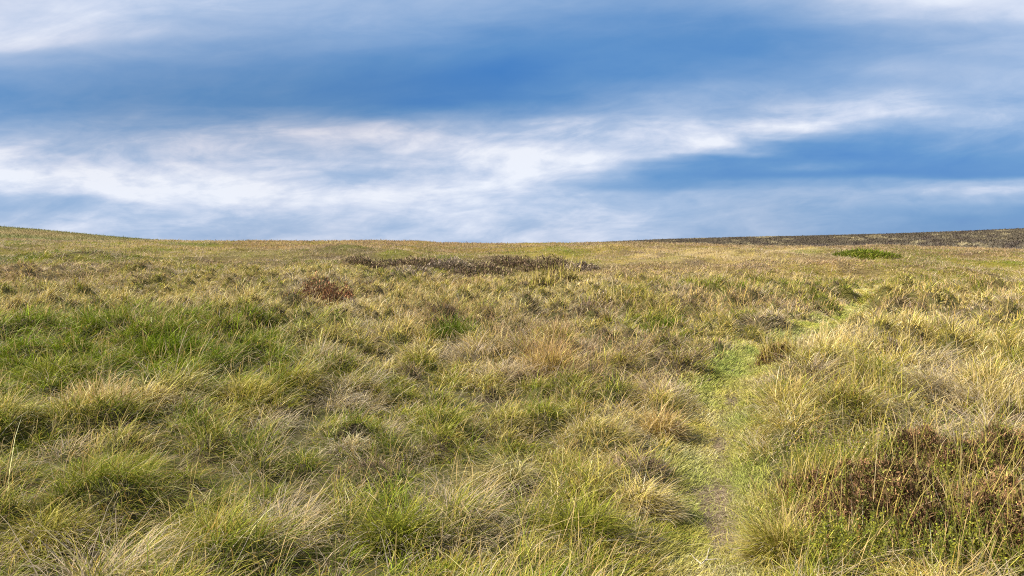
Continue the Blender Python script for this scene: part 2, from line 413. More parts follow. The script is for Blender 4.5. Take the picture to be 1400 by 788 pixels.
G = Grow(); DG = Grow(); ST = Grow()
def sward(x, y, S):
    q, show = track(x, y)
    aq = np.abs(q) + (1 - show) * .6
    b_ = worley(x, y)[2]
    keep = (R.random(len(x)) > .86 * sstep(.88, 1.2, b_) * (1 - .6 * sstep(9, 18, np.hypot(x, y)))) & (aq > PW * .74 + R.random(len(x)) * .16) & ~(plant_mask(x, y, .55))
    x = x[keep]; y = y[keep]; q = q[keep]; aq = aq[keep]
    N = len(x)
    ox, oy, b, rad, h1, h2, h3, top_ = worley(x, y)
    d = np.hypot(x, y)
    dry, lush, red, hgt, brn = fields(x, y)
    z = land(x, y)
    wind = (.30 + .9 * fbm(x / 1.3, y / 1.3, 121, 2), .05 + .9 * fbm(x / 1.3 + 40, y / 1.3, 122, 2))
    ux = ox / rad * (.9 + .5 * R.random(N)) + wind[0] + R.normal(0, .85, N); uy = oy / rad + wind[1] + R.normal(0, .85, N)
    side = np.exp(-((aq - .34) / .2) ** 2) * (aq < .9)
    ux = ux - np.sign(q) * side * .55
    az = np.arctan2(ux, uy); out = np.hypot(ux, uy)
    hole = sstep(.95, 1.35, b)
    tdry = np.clip(dry + (h2 - .5) * .66, 0, 1)
    pdead = np.clip(.05 + .27 * sstep(.5, 1.1, b) * (.4 + .9 * h3) * (1 - .9 * lush) + .50 * (h3 > .87) * (1 - lush), 0, .85)
    u = R.random(N)
    dead = u < pdead
    far = sstep(14, 45, d)
    pst = (.016 + .09 * red - .008 * far) * (1 - .5 * hole)
    stalk = (~dead) & (R.random(N) < pst)
    live = ~dead & ~stalk
    hf = hgt * (.75 + .55 * h1) * (.45 + .55 * sstep(.15, .75, aq))
    fine = np.maximum(.0035, .00074 * d ** .96)
    # --- live and straw blades
    m = live; n = m.sum()
    L = .192 * (1 - .28 * far[m]) * hf[m] * (1 - .22 * np.clip(b[m], 0, 1.3)) * np.exp(R.normal(0, .28, n)) * (1 - .3 * hole[m])
    a0 = np.clip(.10 + .42 * np.minimum(out[m], 1.5) + R.normal(0, .16, n), 0, 1.3); a1 = a0 + R.uniform(.7, 2.3, n) * (.75 + .5 * (1 - h1[m]))
    bd = np.clip(tdry[m] * .85 + R.normal(0, .23, n) * (1 - .5 * far[m]) - .02, 0, 1)
    c0 = lerp(pal(bd * .72), LUSH, np.clip(lush[m] * .85, 0, 1)); c1 = lerp(pal(bd + .14), LUSH * 1.25, np.clip(lush[m] * .75, 0, 1))
    rr_ = np.clip(red[m] * .55 * (R.random(n) * (1 - far[m]) + .5 * far[m]) * 1.7 - .05, 0, .9)
    rus = lerp(np.tile(RUST, (n, 1)), np.tile(np.array((.235, .180, .100)), (n, 1)), far[m])
    c0 = lerp(c0, rus * .8, rr_ * .5); c1 = lerp(c1, rus * 1.2, rr_)
    hb = (((h3[m] < .05) & (lush[m] < .5) & (R.random(n) < .8)) | (R.random(n) < brn[m] * .85))[:, None]; bc = lerp(np.array((.085, .060, .042)), np.array((.27, .185, .125)), R.random(n) ** 1.3)
    c0 = np.where(hb, bc * .9, c0); c1 = np.where(hb, bc * 1.2, c1); L = np.where(hb[:, 0], L * .7, L)
    orange = (R.random(n) < .14)[:, None]
    c1 = np.where(orange, np.array((.46, .25, .06)), c1)
    j = np.exp(R.normal(0, .36, n) * (1 - .55 * far[m]))[:, None]
    P = np.stack([x[m], y[m], z[m] - .01], -1)
    stray = R.random(n) < .06
    azm = np.where(stray, R.random(n) * 6.283, az[m]); L = np.where(stray, L * 1.55, L); a0 = np.where(stray, a0 + .25, a0); a1 = np.where(stray, a1 + .35, a1)
    c1 = np.where(stray[:, None], lerp(c1, np.array((.56, .47, .24)), .75), c1); c0 = np.where(stray[:, None], lerp(c0, np.array((.44, .38, .15)), .6), c0)
    G.blades(P, azm, L, a0, a1, fine[m] * R.uniform(.65, 1.4, n), c0 * j, np.clip(c1 * j, 0, .75), S)
    # --- withered blades, lying and drooping
    m = dead; n = m.sum()
    L = .185 * hf[m] * np.exp(R.normal(0, .3, n)) * np.where(h3[m] > .8, 1.35, 1)
    a0 = np.clip(.55 + .5 * R.random(n), 0, 1.5); a1 = a0 + R.uniform(.5, 1.5, n)
    c = lerp(np.tile(THATCH, (n, 1)), np.tile(np.array((.46, .40, .29)), (n, 1)), R.random(n) ** 1.6 * (.4 + .6 * h3[m]))
    c = lerp(c, pal(np.full(n, .85)), np.clip(R.random(n) * 1.3 - .45, 0, .8) )
    c = lerp(c, np.tile(RUST, (n, 1)), np.clip(red[m] * R.random(n), 0, .7)) * np.exp(R.normal(0, .22, n))[:, None]
    P = np.stack([x[m], y[m], z[m] + .02 * R.random(n)], -1)
    DG.blades(P, az[m] + R.normal(0, .5, n), L, a0, a1, fine[m] * R.uniform(.6, 1.15, n), c * .9, np.clip(c * 1.1, 0, .75), S)
    # --- flowering stalks
    m = stalk; n = m.sum()
    L = .235 * (1 - .4 * far[m]) * hf[m] * np.exp(R.normal(0, .2, n)) + .03
    a0 = np.clip(.03 + .22 * np.minimum(out[m], 1.4) + R.normal(0, .1, n), 0, 1); a1 = a0 + R.uniform(.05, .75, n)
    c0 = lerp(pal(np.full(n, .7)), np.tile(RUST, (n, 1)), np.clip(red[m] + .1 * R.random(n), 0, 1)); c1 = lerp(pal(np.full(n, .84)), np.tile(PINK * 1.1, (n, 1)), np.clip(red[m] * 1.5 + .25 * R.random(n), 0, 1))
    dull = np.array((.27, .215, .125)); c0 = lerp(c0, dull * .9, far[m] * .8); c1 = lerp(c1, dull * 1.1, far[m] * .8)
    P = np.stack([x[m], y[m], z[m]], -1)
    near = d[m] < 14
    for sel, SS, pr in ((near, 4, [.5, .45, .45, 1.05]), (~near, 3, [.6, .7, 1.3])):
        if sel.sum(): ST.blades(P[sel], az[m][sel], L[sel], a0[sel], a1[sel], fine[m][sel] * R.uniform(.6, 1.0, sel.sum()), c0[sel], c1[sel], SS, None, pr, 1.8)

# ------------------------------------------------------------------ the plants that stand out
Z1 = lambda x, y: float(land1(np.array([x]), np.array([y]))[0][0])

def tussock(px, py, wpx, h, label, dry=.4, lush=.0, red=.0, dead=.2, stalks=.02, n=900, droop=1.0, name='grass_tussock', cat='grass tussock', lean=(.25, 0), bleach=0., flop=0., tone=1.):
    x, y, r = spot(px, py, wpx * .84)
    if FIRST: return
    z = Z1(x, y); d = math.hypot(x, y)
    root = tag(empty(name, x, y, z), label, cat)
    fw = max(.0036, .00085 * d)
    h = h * .46
    def base(k, spread=1.):
        a = R.random(k) * 2 * math.pi; q = np.sqrt(R.random(k)) * spread
        lx = np.cos(a) * q * r * .75; ly = np.sin(a) * q * r * .62
        lz = land(x + lx, y + ly) - z + np.clip(1 - q * q, 0, 1) * h * .32 - .01
        dx = np.cos(a) * q + lean[0] + R.normal(0, .55, k); dy = np.sin(a) * q + lean[1] + R.normal(0, .55, k)
        return np.stack([lx, ly, lz], -1), np.arctan2(dx, dy), np.hypot(dx, dy), q
    g = Grow()
    k = int(n * (1 - dead)); P, az, o, q = base(k)
    L = h * 1.08 * np.exp(R.normal(0, .36, k)) * (1 - .15 * q)
    a0 = np.clip(.16 + .45 * np.minimum(o, 1.4) + R.normal(0, .2, k) + flop, 0, 1.4); a1 = a0 + R.uniform(.6, 2.0, k) * droop
    bd = np.clip(dry + R.normal(0, .16, k), 0, 1); lu = np.full(k, lush)
    c0 = lerp(pal(bd * .7), LUSH, lu * .9); c1 = lerp(pal(bd + .14), LUSH * 1.2, lu * .75)
    rr_ = np.clip(red * R.random(k) * 1.6, 0, .95); c0 = lerp(c0, RUST * .8, rr_ * .6); c1 = lerp(c1, RUST * 1.2, rr_)
    if bleach: c1 = lerp(c1, np.array((.55, .50, .38)), bleach * R.random(k)); c0 = lerp(c0, np.array((.45, .40, .29)), bleach * R.random(k))
    j = np.exp(R.normal(0, .34, k))[:, None]
    j = j * tone
    g.blades(P, az, L, a0, a1, fw * R.uniform(.75, 1.4, k), c0 * j, np.clip(c1 * j, 0, .75), 4 if d < 9 else 3)
    g.build('leaf_blades', M_GRASS, root)
    k = int(n * dead)
    if k > 60:
        g = Grow(); P, az, o, q = base(k, 1.15)
        L = h * .95 * np.exp(R.normal(0, .3, k)); a0 = np.clip(.6 + .5 * R.random(k), 0, 1.5); a1 = a0 + R.uniform(.5, 1.4, k)
        c = lerp(np.tile(THATCH, (k, 1)), np.tile(np.array((.50, .44, .33)), (k, 1)), R.random(k) * (.5 + bleach * .5)) * np.exp(R.normal(0, .2, k))[:, None]
        g.blades(P, az, L, a0, a1, fw * R.uniform(.6, 1.2, k), c, np.clip(c * 1.1, 0, .75), 3)
        g.build('withered_skirt', M_DRY, root)
    k = int(n * stalks * .6)
    if k > 45:
        g = Grow(); P, az, o, q = base(k, .8)
        L = h * 1.55 * np.exp(R.normal(0, .15, k)); a0 = np.clip(.2 * o + R.normal(0, .1, k), 0, 1); a1 = a0 + R.uniform(.1, .8, k)
        c0 = lerp(pal(np.full(k, .72)), np.tile(RUST, (k, 1)), np.full(k, red)); c1 = lerp(pal(np.full(k, .86)), np.tile(PINK * 1.1, (k, 1)), np.clip(red + .3 * R.random(k), 0, 1))
        g.blades(P, az, L, a0, a1, np.full(k, fw * .8), c0, c1, 4, None, [.5, .45, .45, 1.05], 1.8)
        g.build('seed_stalks', M_STALK, root)
    return root

def heather(px, py, wpx, h, label, tone='dark', n=2600, deep=.8, name='heather_bush', grassy=0.):
    x, y, r = spot(px, py, wpx, deep, 1.75 if px > 1050 and py > 580 else 1.5)
    if FIRST: return
    z = Z1(x, y); d = math.hypot(x, y)
    h = h * (1.15 if d > 12 else 1.0)
    root = tag(empty(name, x, y, z), label, 'heather bush')
    ry = r * deep
    one = d / 731.0                                        # about a pixel there
    tones = {'dark': ((.115, .078, .05), (.235, .165, .105), (.16, .14, .05)), 'russet': ((.105, .062, .034), (.245, .135, .068), (.135, .132, .030)), 'rust': ((.15, .072, .04), (.30, .145, .075), (.14, .095, .035)),
             'grey': ((.18, .135, .10), (.32, .25, .19), (.15, .125, .06)), 'olive': ((.085, .085, .025), (.15, .14, .045), (.14, .09, .055))}[tone]
    # dome height at a spot of the bush, lumpy
    ph = R.random() * 50
    def dome(lx, ly):
        q2 = (lx / r) ** 2 + (ly / ry) ** 2
        return h * np.sqrt(np.clip(1 - q2, 0, 1)) * (.62 + .62 * fbm((lx + ph) / max(.14, r * .22), ly / max(.14, r * .22), 99, 3))
    gnd = lambda lx, ly: land(x + lx, y + ly) - z
    w = Grow()
    for s in range(46 if d < 12 else 30):
        a = R.random() * 2 * math.pi; q = math.sqrt(R.random()) * .95
        ex, ey = math.cos(a) * q * r, math.sin(a) * q * ry
        bx, by = ex * .55 + R.normal(0, r * .06), ey * .55 + R.normal(0, ry * .06)
        b0 = np.array((bx, by, float(gnd(np.array([bx]), np.array([by]))[0]) - .03))
        top = float(dome(np.array([ex]), np.array([ey]))[0]) + float(gnd(np.array([ex]), np.array([ey]))[0])
        b2 = np.array((ex, ey, top * .95)); b1 = (b0 + b2) / 2 + R.normal(0, .12, 3) * h + np.array((0, 0, -.04))
        rad = max(.0030, one * .28)
        w.rod([b0, (b0 + b1) / 2 + R.normal(0, .03, 3) * h, b1, (b1 + b2) / 2, b2], [rad * 1.5, rad * 1.2, rad, rad * .8, rad * .5], np.array((.10, .070, .050)) * R.uniform(.6, 1.5), 4)
        for t in range(5):
            f = R.uniform(.35, .95); p0 = b0 * (1 - f) + b2 * f; p1 = p0 + np.array((R.normal(0, .4), R.normal(0, .4), .35 + .4 * R.random())) * h * .5
            w.rod([p0, (p0 + p1) / 2 + R.normal(0, .02, 3), p1], [rad * .7, rad * .6, rad * .4], np.array((.13, .088, .062)) * R.uniform(.6, 1.4), 3)
    w.build('woody_stems', M_TWIG, root)
    g = Grow()
    a = R.random(n) * 2 * math.pi; q = np.sqrt(R.random(n)); q = np.where(R.random(n) < .22, q * R.uniform(1, 1.5, n), q)
    lx = np.cos(a) * q * r; ly = np.sin(a) * q * ry
    lz = gnd(lx, ly) + dome(lx, ly) * (1 - R.random(n) ** 2.2 * .75)
    az = np.arctan2(lx / r + R.normal(0, .7, n), ly / ry + R.normal(0, .7, n))
    k = R.random(n); lump = fbm((lx + ph) / max(.1, r * .25), ly / max(.1, r * .25), 98, 3)
    t0, t1, t2 = (np.array(t) for t in tones)
    c = np.where((k < .55)[:, None], lerp(t0, t1, R.random(n)), np.where((k < .82 + .15 * lump)[:, None], lerp(t1, t2, R.random(n)), t2 * 1.2))
    c = c * np.exp(.45 * lump + R.normal(0, .42, n))[:, None]
    L = np.maximum(.045, one * 2.2) * np.exp(R.normal(0, .3, n)); W = np.maximum(.006, one * .75) * R.uniform(.7, 1.4, n)
    g.blades(np.stack([lx, ly, lz], -1), az, L, np.clip(R.normal(.5, .4, n), 0, 1.6), np.clip(R.normal(.8, .5, n), 0, 2), W, c * .85, c * 1.2, 2, None, [1, 1.1])
    if d < 12:                                             # needle-fine side leaves near the eye
        m = n * 3; i = R.integers(0, n, m)
        P = np.stack([lx, ly, lz], -1)[i] + R.normal(0, .012, (m, 3)) + np.array((0, 0, .015)); D = R.normal(size=(m, 3)); D[:, 2] = np.abs(D[:, 2]); D /= np.linalg.norm(D, axis=1)[:, None]
        g.leaves(P, D, R.uniform(.010, .022, m), R.uniform(.004, .007, m), c[i] * np.exp(R.normal(0, .25, m))[:, None])
    g.build('foliage', M_SPRIG, root)
    if grassy:
        k = int(n * grassy); g = Grow(); a = R.random(k) * 2 * math.pi; q = np.sqrt(R.random(k)); lx = np.cos(a) * q * r; ly = np.sin(a) * q * ry
        bd = np.clip(.6 + R.normal(0, .2, k), 0, 1)
        g.blades(np.stack([lx, ly, gnd(lx, ly)], -1), R.random(k) * 6.28, (h * 1.1 + .1) * np.exp(R.normal(0, .2, k)), np.abs(R.normal(.15, .15, k)), np.abs(R.normal(.7, .4, k)),
                 np.full(k, max(.0035, one * .6)), pal(bd * .8), pal(bd + .1), 3)
        g.build('grass_growing_through', M_DRY, root)
    return root

def bilberry_shoots(g, leaf, X, Y, Z, H, tint):
    for x, y, z, h, c in zip(X, Y, Z, H, tint):
        a = R.random() * 6.28; lean = R.uniform(.05, .45)
        p0 = np.array((x, y, z)); p2 = p0 + np.array((math.cos(a) * lean * h, math.sin(a) * lean * h, h)); p1 = (p0 + p2) / 2 + np.array((-math.cos(a), -math.sin(a), 0)) * h * .06
        g.rod([p0, p1, p2], [.0022, .0018, .0012], np.array((.12, .13, .03)) * R.uniform(.7, 1.2), 3)
        k = R.integers(9, 17); f = R.uniform(.25, 1.02, k)[:, None]
        P = p0 * (1 - f) + p2 * f
        D = R.normal(size=(k, 3)); D[:, 2] = np.abs(D[:, 2]) * .9 + .25; D /= np.linalg.norm(D, axis=1)[:, None]
        leaf.leaves(P, D, R.uniform(.010, .019, k), R.uniform(.006, .011, k), np.clip(c * np.exp(R.normal(0, .2, (k, 1))), 0, .7))

def bilberry_tint(k):
    t = R.random(k)[:, None]; u = R.random(k)[:, None]
    c = np.array((.185, .235, .022)) * (1 - t) + np.array((.38, .34, .040)) * t
    return np.where(u > .95, np.array((.32, .17, .05)), c)

def bilberry(px, py, wpx, h, label, n=60):
    x, y, r = spot(px, py, wpx, .8, 1, False)
    if FIRST: return
    z = Z1(x, y)
    root = tag(empty('bilberry_shrub', x, y, z), label, 'bilberry shrub')
    a = R.random(n) * 6.28; q = np.sqrt(R.random(n)) * r
    lx = np.cos(a) * q; ly = np.sin(a) * q * .7
    lz = land(x + lx, y + ly) - z
    g = Grow(); lf = Grow()
    bilberry_shoots(g, lf, lx, ly, lz, h * R.uniform(.55, 1.15, n), bilberry_tint(n))
    g.build('shoots', M_TWIG, root); lf.build('leaves', M_LEAF, root)

def plant_all():
    # heather
    heather(440, 424, 92, .62, 'rust brown dome of heather alone in straw grass, left of the middle', 'rust', 5200)
    heather(498, 364, 60, .38, 'small dark heather bush at the left end of the far heather band', 'dark', 1300)
    heather(560, 365, 84, .45, 'long dark heather bush in the far band, second from its left end', 'dark', 1800)
    heather(560, 382, 66, .42, 'brownish heather bush just below the far band, left of two', 'grey', 1500)
    heather(618, 366, 70, .45, 'grey brown heather bush left of the middle of the far band', 'grey', 1600)
    heather(632, 380, 58, .36, 'low dark heather bush just below the far band, right of two', 'dark', 1200)
    heather(662, 371, 80, .36, 'low brown heather bush at the very middle of the far band', 'dark', 1200)
    heather(698, 364, 66, .50, 'dark brown heather bush right of the middle of the far band', 'dark', 1600)
    heather(745, 369, 78, .60, 'tallest dark heather bush near the right end of the far band', 'dark', 2000)
    heather(795, 371, 50, .36, 'small greyish heather bush at the right end of the far band', 'grey', 1100)
    heather(755, 393, 80, .42, 'olive brown heather bush in pale grass below the far band', 'olive', 1700, grassy=.12)
    heather(820, 424, 46, .30, 'small greyish heather bush in yellow grass at mid distance', 'grey', 900, grassy=.12)
    heather(1062, 490, 50, .22, 'small reddish brown heather bush at the bend of the path', 'russet', 1900, grassy=.15)
    heather(1270, 470, 54, .30, 'small reddish brown heather bush in straw grass on the right', 'rust', 1200, grassy=.1)
    heather(1215, 492, 56, .28, 'small grey heather bush low in straw grass on the right', 'grey', 1200, grassy=.1)
    heather(1275, 722, 310, .30, 'largest brown heather bush, in the right corner of the foreground', 'russet', 19000, .6, grassy=.010)
    heather(1312, 645, 220, .27, 'reddish brown heather bush with a bleached tuft on its crest', 'russet', 9000, .5, grassy=.014)
    heather(1410, 752, 170, .24, 'brown heather bush in the bottom right corner, beside the largest one', 'russet', 9000, .7, grassy=.01)
    heather(1395, 590, 90, .26, 'dark brown heather bush under pale straw at the right edge', 'dark', 2600, .7, grassy=.05)
    heather(1130, 676, 120, .19, 'low brown heather bush between the path and the largest heather bush', 'russet', 2600, .6, grassy=.10)
    heather(1180, 555, 80, .22, 'greyish heather bush with matted grass up the slope right of the path', 'grey', 2000, .6, grassy=.08)

    # lush and rushy clumps
    tussock(623, 470, 100, .62, 'dark green rounded rush clump alone in yellow grass near the middle', .05, .95, 0, .10, .01, 1100, .9, 'rush_clump', 'rush clump', tone=.72)
    tussock(910, 458, 70, .55, 'small dark green rush clump left of the path bend', .1, .8, 0, .15, .01, 900, .9, 'rush_clump', 'rush clump', tone=.72)
    tussock(1185, 348, 125, .50, 'dark green rush clump on the far crest below the dark moor', .15, .55, 0, 0, 0, 1700, 1.2, 'rush_clump', 'rush clump', tone=.78)
    tussock(660, 428, 64, .36, 'bright green grass clump right of the rust brown heather dome', .15, .75, 0, .1, .02, 600, 1, 'rush_clump', 'rush clump')
    tussock(18, 492, 90, .55, 'dark green sedge clump at the left edge', .08, .9, 0, .2, .01, 1100, 1.3, 'sedge_clump', 'sedge clump')
    tussock(75, 522, 120, .50, 'yellowish green sedge clump with arching tips near the left edge', .25, .6, .1, .12, .02, 1500, 1.3, 'sedge_clump', 'sedge clump')
    tussock(232, 490, 130, .50, 'long lush green sedge clump above the straw coloured tussocks', .08, .9, 0, .08, .02, 1700, 1.1, 'sedge_clump', 'sedge clump')
    tussock(150, 452, 120, .50, 'bright green sedge clump farthest back on the left', .1, .85, .05, .05, .02, 1300, 1.0, 'sedge_clump', 'sedge clump')
    # tussocks
    tussock(1150, 482, 120, .46, 'wide pale straw tussock with wind swept blades behind the path bend', .82, 0, 0, .15, .05, 1700, 1.1, lean=(.8, 0))
    tussock(1240, 505, 90, .42, 'straw tussock right of the wind swept one, with grey base', .7, 0, .05, .3, .04, 1300, 1.0, lean=(.6, 0))
    tussock(1362, 560, 110, .50, 'tall straw tussock near the right edge with drooping blades', .72, 0, .1, .25, .05, 1700, 1.1)
    tussock(140, 560, 130, .36, 'pale pinkish straw tussock on the left below the green sedge', .85, 0, .25, .15, .08, 1700, .9)
    tussock(205, 555, 90, .36, 'yellow straw tussock with a grey matted flank on the left', .7, 0, 0, .35, .04, 1300, 1.0)
    tussock(250, 560, 70, .28, 'grey matted withered tussock between yellow ones on the left', .8, 0, 0, .75, .0, 1000, 1.2, bleach=.7)
    tussock(335, 552, 110, .40, 'yellow green tussock with straw tips left of the middle', .5, .1, 0, .15, .04, 1600, 1.0)
    tussock(755, 512, 110, .48, 'reddish brown upright tussock in the middle distance', .6, 0, .5, .25, .10, 1700, .7)
    tussock(478, 556, 86, .24, 'grey withered tussock with drooping bleached blades near the middle', .9, 0, 0, .7, .0, 1100, 1.4, bleach=.8)
    tussock(482, 622, 70, .28, 'pale bleached tussock beside a dark hollow in the foreground', .95, 0, .1, .6, .02, 1200, 1.0, bleach=.6)
    tussock(690, 660, 110, .38, 'pale green tussock with long blades swept to the right', .55, .1, 0, .1, .01, 1500, 1.3, lean=(-.9, 0), bleach=.35, flop=.1)
    tussock(165, 668, 110, .36, 'bright green bristling tussock in the left foreground', .3, .35, 0, .12, .03, 1600, .9)
    tussock(60, 745, 150, .36, 'drooping green and grey tussock in the bottom left corner', .45, .15, 0, .35, .01, 2200, 1.5)
    tussock(300, 755, 150, .36, 'olive green tussock at the bottom edge left of the middle', .38, .2, .05, .2, .03, 2200, 1.0)
    tussock(540, 745, 150, .38, 'deep green tussock at the bottom edge near the middle', .25, .4, .05, .2, .03, 2200, .9)
    tussock(795, 740, 150, .40, 'upright green tussock at the bottom edge left of the path', .30, .3, .05, .2, .03, 2300, .9)
    tussock(880, 690, 110, .34, 'fine straw tussock leaning over the left side of the path', .72, 0, .05, .2, .03, 1700, 1.1, lean=(.7, 0))
    tussock(905, 590, 80, .34, 'pinkish straw tussock left of the path at mid distance', .75, 0, .45, .2, .08, 1300, .9, lean=(.5, 0))
    tussock(1065, 752, 90, .36, 'yellow green tussock at the bottom edge right of the path', .45, .1, .05, .12, .06, 2000, .9, lean=(-.3, 0))
    tussock(1078, 560, 90, .42, 'olive straw tussock on the bank right of the path', .58, 0, .05, .15, .06, 1500, .9)
    tussock(1325, 625, 60, .20, 'bleached grey tuft hanging over the reddish heather bush', .95, 0, 0, .6, 0, 800, 1.5, name='withered_tuft', bleach=1)
    tussock(1388, 745, 60, .28, 'bleached white drooping tuft in the bottom right corner', .95, 0, 0, .6, 0, 800, 1.6, name='withered_tuft', bleach=1)
    # bilberry
    bilberry(1275, 640, 60, .16, 'bright green bilberry shoots between two heather bushes', 50)
    bilberry(1330, 655, 80, .16, 'yellow green bilberry shrub on the right heather bush', 70)
    bilberry(1120, 648, 90, .20, 'yellow green bilberry shoots on the bank right of the path', 70)
    bilberry(1200, 640, 70, .20, 'tall bilberry shoots left of the reddish heather bush', 45)
    bilberry(1290, 768, 160, .14, 'wide yellowish bilberry shrub at the bottom edge on the right', 170)
    bilberry(1160, 765, 90, .18, 'bright green bilberry shoots at the bottom edge near the path', 60)

FIRST = True; plant_all()      # the places
FIRST = False; plant_all()     # the plants

# ------------------------------------------------------------------ ground sheet
fa = np.radians(np.arange(-52, 52.01, .27)); ca = np.radians(np.arange(56, 304.1, 4.0))
ang = np.concatenate([fa, ca]); nA = len(ang)
rings = [.35]
while rings[-1] < 1600: rings.append(rings[-1] * (1.0048 if 2.8 < rings[-1] < 42 else 1.0125))
rings = np.array(rings); nR = len(rings)
rr, aa = np.meshgrid(rings, ang, indexing='ij')
gx = (rr * np.sin(aa)).ravel(); gy = (rr * np.cos(aa)).ravel()
gz = land(gx, gy)
gd = np.hypot(gx, gy)
dry, lush, red, hgt, brn = fields(gx, gy)
gc = lerp(lerp(lerp(pal(dry * .8 + .1), LUSH * 1.2, lush * .6), RUST, red * .6), np.array((.13, .09, .065)), brn * .8)
soil = lerp(np.tile(np.array((.055, .040, .024)), (len(gx), 1)), np.tile(np.array((.075, .080, .022)), (len(gx), 1)), np.clip(.50 + .5 * fbm(gx / .35, gy / .35, 71, 3), 0, 1))
gc = lerp(soil, gc * .62, sstep(6, 60, gd))
V = np.concatenate([np.stack([gx, gy, gz], -1), [[0, 0, float(land(np.array([0.]), np.array([0.]))[0])]]])
gcA = np.concatenate([gc, gc[:1]])
i, j = np.meshgrid(np.arange(nR - 1), np.arange(nA), indexing='ij')
a = i * nA + j; b = i * nA + (j + 1) % nA
q = np.stack([a, a + nA, b + nA, b], -1).reshape(-1, 4)
k = np.arange(nA); tri = np.stack([np.full(nA, nR * nA), k, (k + 1) % nA], -1)
g = link_mesh('ground', V, q, tri, M_GROUND, gcA, None, True)
tag(g, 'peaty open moorland ground rising gently to the skyline', 'ground', 'structure')

# sward: near to far
DENSP = 1.68
def dens(n0, dr, p): return lambda D: np.where(D < dr, n0, n0 * (dr / D) ** p) * np.where(D < 2.6, .35, 1)
DN = dens(5700, 6.5, DENSP)
A = math.radians(47)
for d0, d1, S in ((1.2, 9.5, 3), (9.5, 40, 2), (40, 112, 1)):
    X, Y = sample(DN, d0, d1, A); sward(X, Y, S)
# far grass past the crest, on the left hill and at the foot of the moor
def farblades(zf, n, a0, a1, d0, d1, colf, tgt, H, W):
    az = R.uniform(a0, a1, n); d = np.sqrt(R.uniform(d0 ** 2, d1 ** 2, n))
    x = d * np.sin(az); y = d * np.cos(az)
    tgt.blades(np.stack([x, y, zf(x, y) - .03], -1), R.random(n) * 6.28, H * np.exp(R.normal(0, .3, n)), np.abs(R.normal(.2, .2, n)), R.uniform(.3, 1.2, n), W * R.uniform(.7, 1.4, n),
               *(lambda c: (c * .9, c * 1.25))(colf(x, y) * np.exp(R.normal(0, .25, n))[:, None]), 2)
farblades(zL, 45000, -.80, -.30, 150, 275, lambda x, y: leftcol(x, y) * 1.25, G, .40, .10)
G.build('grass', M_GRASS)
DG.build('withered_grass', M_DRY)
ST.build('flowering_grass', M_STALK)
tag(bpy.data.objects['grass'], 'yellow green tussocky moor grass covering the whole ground', 'grass', 'stuff')
tag(bpy.data.objects['withered_grass'], 'grey brown withered grass matted between the green blades', 'grass', 'stuff')
tag(bpy.data.objects['flowering_grass'], 'reddish straw grass stalks with seed heads above the blades', 'grass', 'stuff')
HM = Grow()
farblades(zR, 90000, .02, .82, 150, 350, lambda x, y: moorcol(x, y), HM, .38, .16)
tag(HM.build('heather', M_SPRIG), 'dark brown heather covering the far moor on the right', 'heather', 'stuff')

# short turf of the path
n = 130000
yy = R.uniform(0, 1, n) ** 1.9 * 28 + 1.8
qq = R.normal(0, .175, n); qq = np.clip(qq, -.46, .46)
sl_ = np.interp(yy, tyy, slope); xx = np.interp(yy, tyy, txx) + qq / np.sqrt(1 + sl_ ** 2); y2 = yy - qq * sl_ / np.sqrt(1 + sl_ ** 2)
bare = .25 + 1.0 * fbm(xx / .22, y2 / .55, 85, 3) - 1.0 * np.abs(qq / PW - .15)
kp = R.random(n) * (1 - .8 * sstep(22, 30, yy)) > np.clip(bare * 1.5, 0, .86)
xx = xx[kp]; y2 = y2[kp]; qq = qq[kp]; n = len(xx)
d = np.hypot(xx, y2); zz = land1(xx, y2)[0] + .008
SG = Grow()
dr_ = np.clip(.42 + .40 * fbm(xx / .5, y2 / .6, 88, 3) + R.normal(0, .15, n), 0, 1)
dr_ = np.clip(dr_ + .15 * sstep(8, 24, y2), 0, 1)
c = lerp(pal(dr_ * 1.1 + .1), np.tile(np.array((.270, .312, .076)), (n, 1)), np.clip(.48 + .45 * fbm(xx / .4, y2 / .7, 89, 2) - .16 * sstep(8, 24, y2), 0, 1)) * np.exp(R.normal(0, .30, n))[:, None]
sz = .045 + .20 * np.clip(np.abs(qq) - .16, 0, .3) + .03 * R.random(n)
SG.blades(np.stack([xx, y2, zz], -1), np.arctan2(-np.sign(qq) * .5 + R.normal(0, .6, n) + .35, R.normal(.25, .6, n)), sz, R.uniform(.3, 1.1, n), R.uniform(1.0, 1.9, n),
          np.maximum(.0034, .0009 * d) * R.uniform(.7, 1.2, n), c * .85, np.clip(c * 1.2, 0, .7), 2)
m = 16000                                                # flat litter of dead blades and stalks trodden into the soil
yl = R.uniform(0, 1, m) ** 1.6 * 12 + 1.9; ql = R.normal(.02, .11, m); s2_ = np.interp(yl, tyy, slope)
xl = np.interp(yl, tyy, txx) + ql / np.sqrt(1 + s2_ ** 2); yl = yl - ql * s2_ / np.sqrt(1 + s2_ ** 2)
cl = lerp(np.tile(np.array((.17, .12, .08)), (m, 1)), np.tile(np.array((.52, .43, .27)), (m, 1)), R.random(m) ** 1.5)
SG.blades(np.stack([xl, yl, land1(xl, yl)[0] + .018 + .012 * R.random(m)], -1), R.random(m) * 6.283, R.uniform(.02, .10, m), R.uniform(1.25, 1.6, m), R.uniform(1.4, 1.9, m),
          np.maximum(.0036, .0009 * yl) * R.uniform(.6, 1.2, m), cl, cl, 2)
tag(SG.build('short_grass', M_GRASS), 'short pale green trampled turf growing along the path', 'grass', 'stuff')

